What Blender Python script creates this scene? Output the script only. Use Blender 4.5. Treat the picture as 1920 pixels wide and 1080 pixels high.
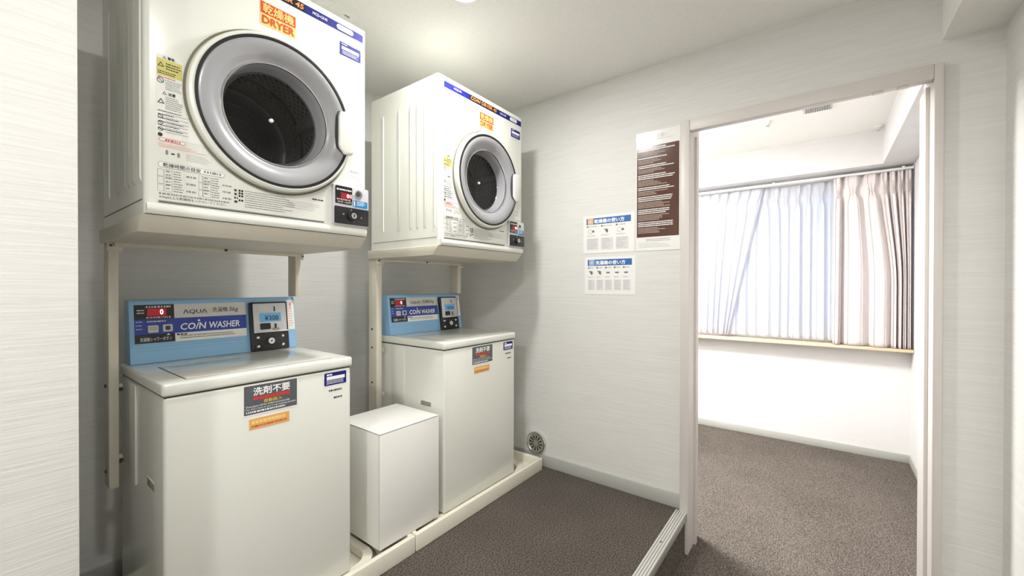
import bpy, bmesh, math, random
from mathutils import Vector, Matrix
for _o in list(bpy.data.objects): bpy.data.objects.remove(_o)
SC = bpy.context.scene
COL = SC.collection
S = 0.875            # measured layout units -> metres
R = math.radians

# ------------------------------------------------------------------ camera, world, exposure
YAW, PITCH, ROLL, FPX = R(37.03), R(-0.30), R(0.08), 772.0
cam_d = bpy.data.cameras.new('camera'); cam = bpy.data.objects.new('camera', cam_d); COL.objects.link(cam)
cam_d.sensor_width = 36.0; cam_d.lens = FPX / 1920.0 * 36.0; cam_d.clip_start = 0.02
_F = Vector((math.cos(YAW)*math.cos(PITCH), math.sin(YAW)*math.cos(PITCH), math.sin(PITCH)))
_r = Vector((math.sin(YAW), -math.cos(YAW), 0)); _u = _r.cross(_F)
_r2 = _r*math.cos(ROLL) + _u*math.sin(ROLL); _u2 = -_r*math.sin(ROLL) + _u*math.cos(ROLL)
cam.matrix_world = Matrix(((_r2.x,_u2.x,-_F.x,0),(_r2.y,_u2.y,-_F.y,0),(_r2.z,_u2.z,-_F.z,1.25*S),(0,0,0,1)))
SC.camera = cam
W = bpy.data.worlds.new('overcast_sky'); SC.world = W; W.use_nodes = True
W.node_tree.nodes['Background'].inputs[0].default_value = (0.58, 0.70, 1.0, 1)
W.node_tree.nodes['Background'].inputs[1].default_value = 0.80
DOWN_W, FAR_W = 18.0, 94.0
LAMP_COL = (1.0, 0.993, 0.98)
SC.view_settings.view_transform = 'Standard'; SC.view_settings.look = 'None'
SC.view_settings.gamma = 1.0; SC.view_settings.use_curve_mapping = False
SC.view_settings.exposure = 0.26
SC.cycles.max_bounces = 14; SC.cycles.diffuse_bounces = 6; SC.cycles.transparent_max_bounces = 16

# ------------------------------------------------------------------ materials
def srgb(r, g, b):
    f = lambda c: (c/255/12.92) if c/255 <= 0.04045 else ((c/255+0.055)/1.055)**2.4
    return (f(r), f(g), f(b), 1)
MAT = {}
def mat(name, rgb, rough=0.5, metal=0.0, spec=0.5, coat=0.0, emit=None, estr=0.0):
    if name in MAT: return MAT[name]
    m = bpy.data.materials.new(name); m.use_nodes = True
    b = m.node_tree.nodes['Principled BSDF']
    b.inputs['Base Color'].default_value = srgb(*rgb)
    b.inputs['Roughness'].default_value = rough; b.inputs['Metallic'].default_value = metal
    b.inputs['Specular IOR Level'].default_value = spec; b.inputs['Coat Weight'].default_value = coat
    b.inputs['Coat Roughness'].default_value = 0.08
    if emit:
        b.inputs['Emission Color'].default_value = srgb(*emit); b.inputs['Emission Strength'].default_value = estr
    MAT[name] = m; return m
def noise_mat(name, c1, c2, scale, mapping=(1,1,1), rough=0.9, bump=0.3, dist=0.002, detail=4, spec=0.3, lo=0.35, hi=0.65, big=None):
    m = mat(name, c1, rough, spec=spec); nt = m.node_tree; N = nt.nodes; L = nt.links
    b = N['Principled BSDF']
    tc = N.new('ShaderNodeTexCoord'); mp = N.new('ShaderNodeMapping'); mp.inputs['Scale'].default_value = mapping
    n = N.new('ShaderNodeTexNoise'); n.inputs['Scale'].default_value = scale; n.inputs['Detail'].default_value = detail
    n.inputs['Roughness'].default_value = 0.65
    cr = N.new('ShaderNodeValToRGB'); cr.color_ramp.elements[0].position = lo; cr.color_ramp.elements[1].position = hi
    cr.color_ramp.elements[0].color = srgb(*c1); cr.color_ramp.elements[1].color = srgb(*c2)
    L.new(tc.outputs['Object'], mp.inputs[0]); L.new(mp.outputs[0], n.inputs['Vector'])
    L.new(n.outputs['Fac'], cr.inputs[0])
    col = cr.outputs[0]
    if big:
        n2 = N.new('ShaderNodeTexNoise'); n2.inputs['Scale'].default_value = big[0]; n2.inputs['Detail'].default_value = 3
        L.new(tc.outputs['Object'], n2.inputs['Vector'])
        mx = N.new('ShaderNodeMix'); mx.data_type = 'RGBA'; mx.blend_type = 'MULTIPLY'
        mx.inputs[0].default_value = big[1]
        L.new(col, mx.inputs[6]); L.new(n2.outputs['Fac'], mx.inputs[7]); col = mx.outputs[2]
    L.new(col, b.inputs['Base Color'])
    bp = N.new('ShaderNodeBump'); bp.inputs['Strength'].default_value = bump; bp.inputs['Distance'].default_value = dist
    L.new(n.outputs['Fac'], bp.inputs['Height']); L.new(bp.outputs[0], b.inputs['Normal'])
    return m
WALLP = noise_mat('wallpaper', (214,213,209), (221,220,217), 1.0, (5,5,150), rough=0.75, bump=0.32, dist=0.002, detail=3)
WALLF = noise_mat('white_wallpaper', (214,213,213), (218,217,217), 1.0, (7,7,170), rough=0.8, bump=0.25, dist=0.002, detail=3)
CEIL = noise_mat('ceiling_paper', (240,239,234), (244,243,238), 60.0, rough=0.9, bump=0.1, dist=0.001)
CARPET = noise_mat('carpet', (50,45,40), (140,131,123), 165.0, rough=1.0, bump=0.9, dist=0.004, detail=4, spec=0.05, lo=0.34, hi=0.68, big=(3.0,0.35))
CREAM = mat('cream_enamel', (225,226,218), 0.25, coat=0.4)
CREAM2 = mat('cream_paint', (208,202,187), 0.45)
TRAYM = mat('tray_plastic', (232,227,212), 0.35)
WHITEP = mat('white_laminate', (232,231,226), 0.35)
FRAME = mat('door_frame_paint', (209,203,198), 0.4)
BASEB = mat('grey_vinyl', (176,177,171), 0.5)
BLUEP = mat('light_blue_plastic', (138,183,219), 0.35)
BLACK = mat('black_plastic', (22,22,24), 0.35)
DARKG = mat('dark_grey', (60,60,62), 0.5)
SEAM = mat('seam_shadow_gap', (70,70,60), 0.8)
RINGG = mat('grey_gloss_plastic', (152,152,155), 0.25, coat=0.4)
SILV = mat('silver_panel', (205,205,208), 0.3, metal=0.25)
CHROME = mat('chrome', (220,220,220), 0.15, metal=1.0)
ALU = mat('aluminium', (222,221,216), 0.35, metal=0.35)
STEELG = mat('grille_steel', (158,156,146), 0.4, metal=0.3)
NAVY = mat('navy_print', (34,37,118), 0.6, spec=0.15)
BLUEL = mat('royal_blue_print', (40,66,160), 0.4)
CYAN = mat('cyan_label', (28,128,186), 0.4)
WHITE = mat('white_print', (245,245,245), 0.5)
INK = mat('black_ink', (40,40,42), 0.6)
GREYINK = mat('grey_ink', (140,140,138), 0.6)
PALEINK = mat('pale_ink', (196,195,196), 0.6)
REDINK = mat('red_ink', (205,52,50), 0.5)
PINKINK = mat('pink_ink', (228,170,160), 0.5)
ORANGE = mat('orange_print', (206,84,38), 0.6, spec=0.2)
ORPALE = mat('pale_orange_print', (247,205,128), 0.45)
ORTAN = mat('tan_orange_print', (226,172,104), 0.5)
YELLOW = mat('yellow_print', (212,204,118), 0.5)
YELINK = mat('yellow_ink', (226,200,70), 0.5)
GREYST = mat('slate_sticker', (86,90,96), 0.4)
GREYBAND = mat('grey_band', (205,203,200), 0.4)
STICK = mat('sticker_paper', (238,238,234), 0.35)
BROWN = mat('brown_print', (88,56,46), 0.4)
SHEET = mat('paper_sheet', (234,233,230), 0.35)
HDRB = mat('header_blue', (44,104,170), 0.4)
REDLED = mat('red_led', (120,6,20), 0.4, emit=(225,20,50), estr=0.22)
LEDDIG = mat('led_digit', (255,220,225), 0.4, emit=(255,210,215), estr=1.2)
LCD = mat('blue_lcd', (96,150,190), 0.3, emit=(96,160,205), estr=0.2)
LCDINK = mat('lcd_ink', (22,44,84), 0.5)
WOOD = noise_mat('pale_wood', (206,184,150), (222,203,172), 6.0, (1,0.4,8), rough=0.5, bump=0.05)
DRUM = mat('drum_steel', (116,116,115), 0.45, metal=0.3)
DRUMB = mat('drum_back', (30,30,32), 0.35)
HOLE = mat('hole_black', (14,14,14), 0.9)
LAMPM = mat('lamp_lens', (255,250,240), 0.4, emit=(255,246,228), estr=14.0)
BEIGE = mat('beige_curtain', (226,212,204), 0.85)
def fabric(name, rgb, transp, transl):
    m = bpy.data.materials.new(name); m.use_nodes = True; nt = m.node_tree; N = nt.nodes; L = nt.links
    N.remove(N['Principled BSDF']); out = N['Material Output']
    d = N.new('ShaderNodeBsdfDiffuse'); t = N.new('ShaderNodeBsdfTranslucent'); tr = N.new('ShaderNodeBsdfTransparent')
    d.inputs[0].default_value = srgb(*rgb); t.inputs[0].default_value = srgb(*rgb)
    a = N.new('ShaderNodeMixShader'); a.inputs[0].default_value = transl
    b = N.new('ShaderNodeMixShader'); b.inputs[0].default_value = transp
    L.new(d.outputs[0], a.inputs[1]); L.new(t.outputs[0], a.inputs[2])
    L.new(a.outputs[0], b.inputs[1]); L.new(tr.outputs[0], b.inputs[2]); L.new(b.outputs[0], out.inputs[0])
    return m
SHEER = fabric('sheer_voile', (228,229,234), 0.38, 0.40)
BEIGE = fabric('beige_drape', (228,221,220), 0.0, 0.2)
def glass(name, tint, refl=0.08, rough=0.02):
    m = bpy.data.materials.new(name); m.use_nodes = True; nt = m.node_tree; N = nt.nodes; L = nt.links
    N.remove(N['Principled BSDF']); out = N['Material Output']
    tr = N.new('ShaderNodeBsdfTransparent'); tr.inputs[0].default_value = (*tint, 1)
    g = N.new('ShaderNodeBsdfGlossy'); g.inputs['Roughness'].default_value = rough
    lw = N.new('ShaderNodeLayerWeight'); lw.inputs[0].default_value = 0.5
    pw = N.new('ShaderNodeMath'); pw.operation = 'POWER'; pw.inputs[1].default_value = 5.0
    fr = N.new('ShaderNodeMath'); fr.operation = 'MULTIPLY_ADD'; fr.inputs[1].default_value = 0.9; fr.inputs[2].default_value = 0.04
    L.new(lw.outputs['Facing'], pw.inputs[0]); L.new(pw.outputs[0], fr.inputs[0])
    mx = N.new('ShaderNodeMixShader'); L.new(fr.outputs[0], mx.inputs[0])
    L.new(tr.outputs[0], mx.inputs[1]); L.new(g.outputs[0], mx.inputs[2]); L.new(mx.outputs[0], out.inputs[0])
    return m
GLASS = glass('window_glass', (0.95,0.97,1.0)); DGLASS = glass('door_glass', (0.80,0.80,0.82))

# ------------------------------------------------------------------ helpers
def link(name, me, parent=None):
    o = bpy.data.objects.new(name, me); COL.objects.link(o)
    if parent is not None: o.parent = parent
    return o
def tag(o, label=None, cat=None, group=None, kind=None):
    for k, v in (('label',label),('category',cat),('group',group),('kind',kind)):
        if v: o[k] = v
    return o
def thing(name, loc, label, cat, group=None):
    o = link(name, None); o.location = Vector(loc)*S; o.empty_display_size = 0.05
    return tag(o, label, cat, group)
class MB:
    def __init__(self): self.v = []; self.f = []
    def add(self, vs, fs):
        n = len(self.v); self.v += [tuple(p) for p in vs]; self.f += [[i+n for i in f] for f in fs]; return self
    def box(self, x0,x1,y0,y1,z0,z1):
        return self.add([(x0,y0,z0),(x1,y0,z0),(x1,y1,z0),(x0,y1,z0),(x0,y0,z1),(x1,y0,z1),(x1,y1,z1),(x0,y1,z1)],
                        [(0,3,2,1),(4,5,6,7),(0,1,5,4),(1,2,6,5),(2,3,7,6),(3,0,4,7)])
    def prism(self, pts, d):
        """closed polygon pts (3d) extruded by vector d"""
        n = len(pts); d = Vector(d)
        vs = [Vector(p) for p in pts] + [Vector(p)+d for p in pts]
        return self.add(vs, [list(range(n))[::-1], list(range(n,2*n))] + [(i,(i+1)%n,n+(i+1)%n,n+i) for i in range(n)])
    def lathe_y(self, cx, cz, prof, n=48, close=False, y0=0.0, a0=0.0, a1=2*math.pi):
        """revolve (r, y) profile about an axis parallel to y"""
        full = abs(a1-a0-2*math.pi) < 1e-6; k = n if full else n+1
        vs = []
        for r, y in prof:
            for i in range(k):
                a = a0+(a1-a0)*i/n; vs.append((cx+r*math.cos(a), y0+y, cz+r*math.sin(a)))
        fs = []; m = len(prof)
        for j in range(m if close else m-1):
            j2 = (j+1) % m
            for i in range(n if full else n):
                i2 = (i+1) % k
                fs.append((j*k+i, j*k+i2, j2*k+i2, j2*k+i))
        return self.add(vs, fs)
    def cyl(self, c, axis, r, L, n=16, r2=None):
        axis = Vector(axis).normalized(); c = Vector(c); r2 = r if r2 is None else r2
        t = axis.orthogonal().normalized(); b = axis.cross(t)
        vs = [c + t*(r*math.cos(2*math.pi*i/n)) + b*(r*math.sin(2*math.pi*i/n)) for i in range(n)]
        vs += [c + axis*L + t*(r2*math.cos(2*math.pi*i/n)) + b*(r2*math.sin(2*math.pi*i/n)) for i in range(n)]
        return self.add(vs, [list(range(n))[::-1], list(range(n,2*n))] + [(i,(i+1)%n,n+(i+1)%n,n+i) for i in range(n)])
    def build(self, name, m, parent=None, bevel=0.0, seg=2, smooth=None, kind=None, label=None, fixn=True):
        me = bpy.data.meshes.new(name)
        me.from_pydata([(x*S,y*S,z*S) for x,y,z in self.v], [], self.f)
        bm = bmesh.new(); bm.from_mesh(me)
        if fixn: bmesh.ops.recalc_face_normals(bm, faces=bm.faces)
        if bevel > 0:
            es = [e for e in bm.edges if len(e.link_faces)==2 and e.calc_face_angle(0) > R(35)]
            bmesh.ops.bevel(bm, geom=es, offset=bevel*S, segments=seg, profile=0.5, affect='EDGES', clamp_overlap=True)
        bm.to_mesh(me); bm.free()
        if smooth or (smooth is None and bevel > 0):
            for p in me.polygons: p.use_smooth = True
            me.set_sharp_from_angle(angle=R(38))
        me.materials.append(m)
        o = link(name, me, parent)
        if name in ('fine_print','white_print','small_print','bullet_dots','time_table','warning_symbols'): kind = 'stuff'
        return tag(o, label, None, None, kind)
class Fr:
    """a flat face: origin, right axis, up axis, outward normal"""
    def __init__(self, o, ex, ez): self.o=Vector(o); self.ex=Vector(ex).normalized(); self.ez=Vector(ez).normalized(); self.n=self.ex.cross(self.ez)
    def p(self, a, b, d=0.0): return self.o + self.ex*a + self.ez*b + self.n*d
def rrect(a0,a1,b0,b1,r,n=4):
    if r <= 0: return [(a0,b0),(a1,b0),(a1,b1),(a0,b1)]
    out = []
    for cx,cy,s in ((a1-r,b0+r,-90),(a1-r,b1-r,0),(a0+r,b1-r,90),(a0+r,b0+r,180)):
        for i in range(n+1):
            t = R(s+90*i/n); out.append((cx+r*math.cos(t), cy+r*math.sin(t)))
    return out
def plate(fr, a0,a1,b0,b1, d0,d1, name, m, parent, r=0.0, bevel=0.0, label=None, mb=None):
    q = mb or MB(); q.prism([fr.p(a,b,d0) for a,b in rrect(a0,a1,b0,b1,r)], fr.n*(d1-d0))
    return q if mb else q.build(name, m, parent, bevel=bevel, label=label)
def text(fr, body, a0,a1,b0,b1, d, name, m, parent, bold=0.0, shear=0.0, fit=True):
    """flat lettering stretched into the rectangle a0..a1 x b0..b1"""
    c = bpy.data.curves.new('lettering','FONT'); c.body = body; c.resolution_u = 2; c.shear = shear
    t = bpy.data.objects.new('lettering', c); COL.objects.link(t)
    me = bpy.data.meshes.new_from_object(t.evaluated_get(bpy.context.evaluated_depsgraph_get()))
    bpy.data.objects.remove(t); bpy.data.curves.remove(c)
    xs = [v.co.x for v in me.vertices]; ys = [v.co.y for v in me.vertices]
    if not xs: return None
    x0,x1,y0,y1 = min(xs)-bold,max(xs)+bold,min(ys)-bold,max(ys)+bold
    sx = (a1-a0)/(x1-x0); sy = (b1-b0)/(y1-y0)
    for v in me.vertices:
        v.co = fr.p(a0+(v.co.x-x0)*sx, b0+(v.co.y-y0)*sy, d)*S
    if bold > 0:      # heavier strokes: the same outline struck a few times, slightly shifted
        V0 = [v.co.copy() for v in me.vertices]; F0 = [list(p.vertices) for p in me.polygons]; n = len(V0); bv, bf = [], []
        for k, (dx, dy) in enumerate(((-1,0),(1,0),(0,1),(0,-1))):
            off = (fr.ex*dx*bold*sx + fr.ez*dy*bold*sy + fr.n*(k*.00006))*S
            bv += [p+off for p in V0]; bf += [[i+k*n for i in f] for f in F0]
        me = bpy.data.meshes.new('lettering'); me.from_pydata(bv, [], bf)
    me.materials.clear(); me.materials.append(m)
    o = link(name, me, parent)
    return o
def bars(mb, fr, a0,a1,bt,bb,n,d,rng,fill=0.55,ragged=0.35,ch=0.9,gap=0.35):
    """rows of tiny illegible print: short dashes like characters too small to read"""
    pitch = (bt-bb)/n; h = pitch*fill
    for i in range(n):
        y1 = bt - i*pitch; y0 = y1-h; a = a0; end = a1-(a1-a0)*rng.random()*ragged
        while a < end:
            w = h*ch*(0.6+0.8*rng.random()) * (3 if rng.random()<0.3 else 1.5)
            b = min(end, a+w)
            mb.add([fr.p(a,y0,d),fr.p(b,y0,d),fr.p(b,y1,d),fr.p(a,y1,d)], [(0,1,2,3)])
            a = b + h*gap*(0.6+rng.random())
    return mb
def struct(name, mb, m, parent=None, bevel=0.0):
    o = mb.build(name, m, parent, bevel=bevel)
    if parent is None: o['kind'] = 'structure'
    return o

# ------------------------------------------------------------------ the setting
ZC, ZL, XP, YB = 2.533, -0.227, 2.411, 2.40
FX = 4.729
struct('floor', MB().box(-2.3,FX+.3,-.75,0.604,ZL-.1,ZL).box(2.56,FX+.3,0.604,3.2,ZL-.1,ZL), CARPET)
struct('floor_raised', MB().box(-2.3,XP+.05,0.600,YB+.1,ZL,0.0), CARPET)
struct('ceiling', MB().box(-2.3,FX+.3,-.75,3.2,ZC,ZC+.1), CEIL)
struct('ceiling_soffit', MB().box(-2.3,XP,-.70,-.387,2.257,ZC+.02), CEIL)
struct('wall_back', MB().box(.10,XP+.02,YB,YB+.1,-.05,ZC), WALLP)
struct('wall_left', MB().box(-2.3,.148,1.30,YB+.1,-.05,ZC), WALLP, bevel=0.003)
struct('wall_right', MB().box(-2.3,XP,-.70,-.56,ZL,ZC), WALLP)
struct('wall_rear', MB().box(-2.4,-2.3,-.75,YB,ZL,ZC), WALLP)
struct('wall_end', MB().box(XP,2.56,.62,3.2,ZL,ZC).box(XP,2.56,-.70,-.385,ZL,ZC).box(XP,2.56,-.385,.62,2.15,ZC), WALLP)
# far room
struct('wall_far', MB().box(FX,FX+.15,-.75,3.2,ZL,.735).box(FX,FX+.15,-.75,3.2,2.20,ZC).box(FX,FX+.15,-.75,-.45,.735,2.20).box(FX,FX+.15,2.2,3.2,.735,2.20), WALLF)
struct('wall_far_right', MB().box(2.56,FX,-.75,-.59,ZL,ZC), WALLF)
struct('wall_far_left', MB().box(2.56,FX,3.1,3.2,ZL,ZC), WALLF)
struct('ceiling_beam', MB().box(4.50,FX,-.59,3.1,2.25,ZC+.01).box(2.56,4.50,-.59,-.39,2.25,ZC+.01), WALLF)
struct('baseboard_end', MB().box(XP-.010,XP,.629,YB,0,.081), BASEB, bevel=.003)
struct('baseboard_back', MB().box(.148,XP-.01,YB-.010,YB,0,.081), BASEB, bevel=.003)
struct('baseboard_left', MB().box(-2.3,.148,1.290,1.30,0,.081), BASEB, bevel=.003)
struct('baseboard_right', MB().box(-2.3,XP,-.56,-.550,ZL,ZL+.081), BASEB, bevel=.003)
struct('baseboard_far', MB().box(FX-.010,FX,-.59,3.1,ZL,ZL+.070), BASEB, bevel=.003)
struct('baseboard_far_right', MB().box(2.56,FX-.01,-.59,-.580,ZL,ZL+.070), BASEB, bevel=.003)
# door opening: painted frame with grooves
door = MB().box(2.378,2.60,.583,.629,ZL,2.159).build('door_1', FRAME, bevel=.004); tag(door, kind='structure')
MB().box(2.378,2.60,-.389,-.360,ZL,2.159).build('jamb', FRAME, door, bevel=.004)
MB().box(2.378,2.425,-.360,.583,2.097,2.159).build('header', FRAME, door, bevel=.004)
MB().box(2.465,2.60,-.362,-.347,ZL,2.097).build('door_stop', FRAME, door, bevel=.002)
MB().box(2.500,2.535,.572,.585,ZL,2.097).build('door_stop', FRAME, door, bevel=.002)
for yy in (-.19,-.27): MB().box(2.39,2.415,yy-.018,yy+.018,2.092,2.098).build('latch_plate', FRAME, door, bevel=.001)
# step nosing
nos = MB().box(-2.3,2.385,.594,.650,-.004,.003).box(-2.3,2.385,.590,.598,-.035,.003).build('trim_1', mat('dull_aluminium',(168,167,160),.45,metal=.3), bevel=.001); tag(nos, kind='structure')
for i in range(5): MB().box(-2.3,2.384,.5925+i*.0120,.5995+i*.0120,.002,.0062).build('ridge', ALU, nos)
for xx in (2.03,1.35,.6): MB().cyl((xx,.622,.0055),(0,0,1),.0045,.002,10).build('screw', DARKG, nos)
# window
win = MB().box(FX+.05,FX+.10,-.45,-.40,.735,2.2).box(FX+.05,FX+.10,2.15,2.2,.735,2.2).box(FX+.05,FX+.10,-.40,2.15,.735,.785).box(FX+.05,FX+.10,-.40,2.15,2.15,2.2).build('window_1', WHITEP, bevel=.003)
tag(win, kind='structure')
for y0,y1,xo in ((-.40,.46,.055),(.43,1.30,.078),(1.27,2.15,.055)):
    sh = MB().box(FX+xo,FX+xo+.02,y0,y0+.045,.785,2.15).box(FX+xo,FX+xo+.02,y1-.045,y1,.785,2.15).box(FX+xo,FX+xo+.02,y0+.045,y1-.045,.785,.85).box(FX+xo,FX+xo+.02,y0+.045,y1-.045,2.09,2.15).build('sash', WHITEP, win, bevel=.002)
    MB().box(FX+xo+.008,FX+xo+.012,y0+.045,y1-.045,.85,2.09).build('pane', GLASS, sh)
MB().box(FX-.14,FX+.05,-.588,2.25,.712,.737).build('window_sill', WOOD, win, bevel=.003)

# ------------------------------------------------------------------ downlights
def downlight(x, y, label, energy, rad=.07):
    t = thing('downlight', (x,y,ZC), label, 'light', 'ceiling downlights')
    ring = MB()
    n = 32; prof = [(rad+.018,0.0),(rad+.016,-.008),(rad,-.006),(rad-.002,.004)]
    vs = []; 
    for r,z in prof:
        for i in range(n): vs.append((r*math.cos(2*math.pi*i/n), r*math.sin(2*math.pi*i/n), z))
    ring.add(vs, [(j*n+i, j*n+(i+1)%n, (j+1)*n+(i+1)%n, (j+1)*n+i) for j in range(3) for i in range(n)])
    ring.build('trim_ring', WHITEP, t, smooth=True)
    MB().cyl((0,0,-.003),(0,0,1),rad-.001,.002,32).build('lens', LAMPM, t)
    ld = bpy.data.lights.new('downlight_lamp','AREA'); ld.shape = 'DISK'; ld.size = rad*2*S; ld.energy = energy; ld.color = LAMP_COL
    lo = bpy.data.objects.new('lamp', ld); COL.objects.link(lo); lo.parent = t; lo.location = (0,0,-.012*S)
    return t
downlight(1.305,1.245, 'round white recessed downlight in the ceiling in front of the dryers', DOWN_W*.78)
downlight(.20,.12, 'round white recessed downlight in the ceiling over the lower corridor', DOWN_W*.52)
downlight(-1.55,.0, 'unseen round downlight added far back along the corridor ceiling as fill light', DOWN_W*1.75)  # added out of view behind the camera, frontal fill for the washers
def far_lamp():
    t = thing('ceiling_light', (2.98,1.38,ZC), 'flat square ceiling light in the bright side room', 'light')
    MB().box(-.30,.30,-.30,.30,-.045,0).build('housing', WHITEP, t, bevel=.006)
    MB().box(-.27,.27,-.27,.27,-.05,-.044).build('diffuser', LAMPM, t)
    ld = bpy.data.lights.new('ceiling_light_lamp','AREA'); ld.shape='SQUARE'; ld.size=.5*S; ld.energy=FAR_W; ld.color=(1,.985,.97)
    lo = bpy.data.objects.new('lamp', ld); COL.objects.link(lo); lo.parent=t; lo.location=(0,0,-.06*S)
far_lamp()

# ------------------------------------------------------------------ dryer stands
def stand(x0, px, label, bolts, gap):
    t = thing('dryer_stand', (x0,1.5,0), label, 'stand', 'cream steel dryer stands')
    w = .690
    # sloped base tray (profile in y,z) extruded along x
    prof = [(.000,1.4492),(.042,1.402),(.590,1.402),(.590,1.4492)]
    MB().prism([(-.006,y,z) for y,z in prof],(w+.012,0,0)).build('base_tray', CREAM2, t, bevel=.0025)
    # underside rails
    MB().box(.02,w-.02,.500,.520,1.388,1.406).build('cross_rail', CREAM2, t, bevel=.002)
    for i,(a,b) in enumerate(px):
        zb = .523 if i == 0 else 1.197
        p = MB().box(a-x0,b-x0,.520,.596,zb,1.404).build('post', CREAM2, t, bevel=.002)
        for z in bolts if i == 0 else ():
            MB().cyl((a-x0-.005,.560,z),(1,0,0),.0055,.006,10).build('bolt', DARKG, p)
        MB().box(a-x0-.004,b-x0+.012,.512,.524,1.372,1.41).build('bracket', CREAM2, t, bevel=.002)
        for dx in (.006,.03): MB().cyl((a-x0+dx,.508,1.391),(0,1,0),.004,.005,8).build('bolt', DARKG, t)
    for xx in (.36,): MB().cyl((xx,.496,1.398),(0,1,0),.006,.006,8).build('bolt', DARKG, t)
    # clamps that hold the posts to the washer back
    for z in (.86,.60):
        MB().box(px[0][1]-x0,px[0][1]-x0+gap,.545,.565,z,z+.03).build('clamp', CREAM2, t, bevel=.002)
        MB().cyl((px[0][1]-x0+.008,.538,z+.012),(0,1,0),.007,.03,10).build('clamp_bolt', DARKG, t)
    return t
stand(.297, ((.303,.330),(.952,.977)), 'cream steel stand under the nearer, larger-looking dryer', (.887,.578), .014)
stand(1.397, ((1.402,1.437),(2.050,2.085)), 'cream steel stand under the dryer beside the notice wall', (1.001,.896,.696), .038)

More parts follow.
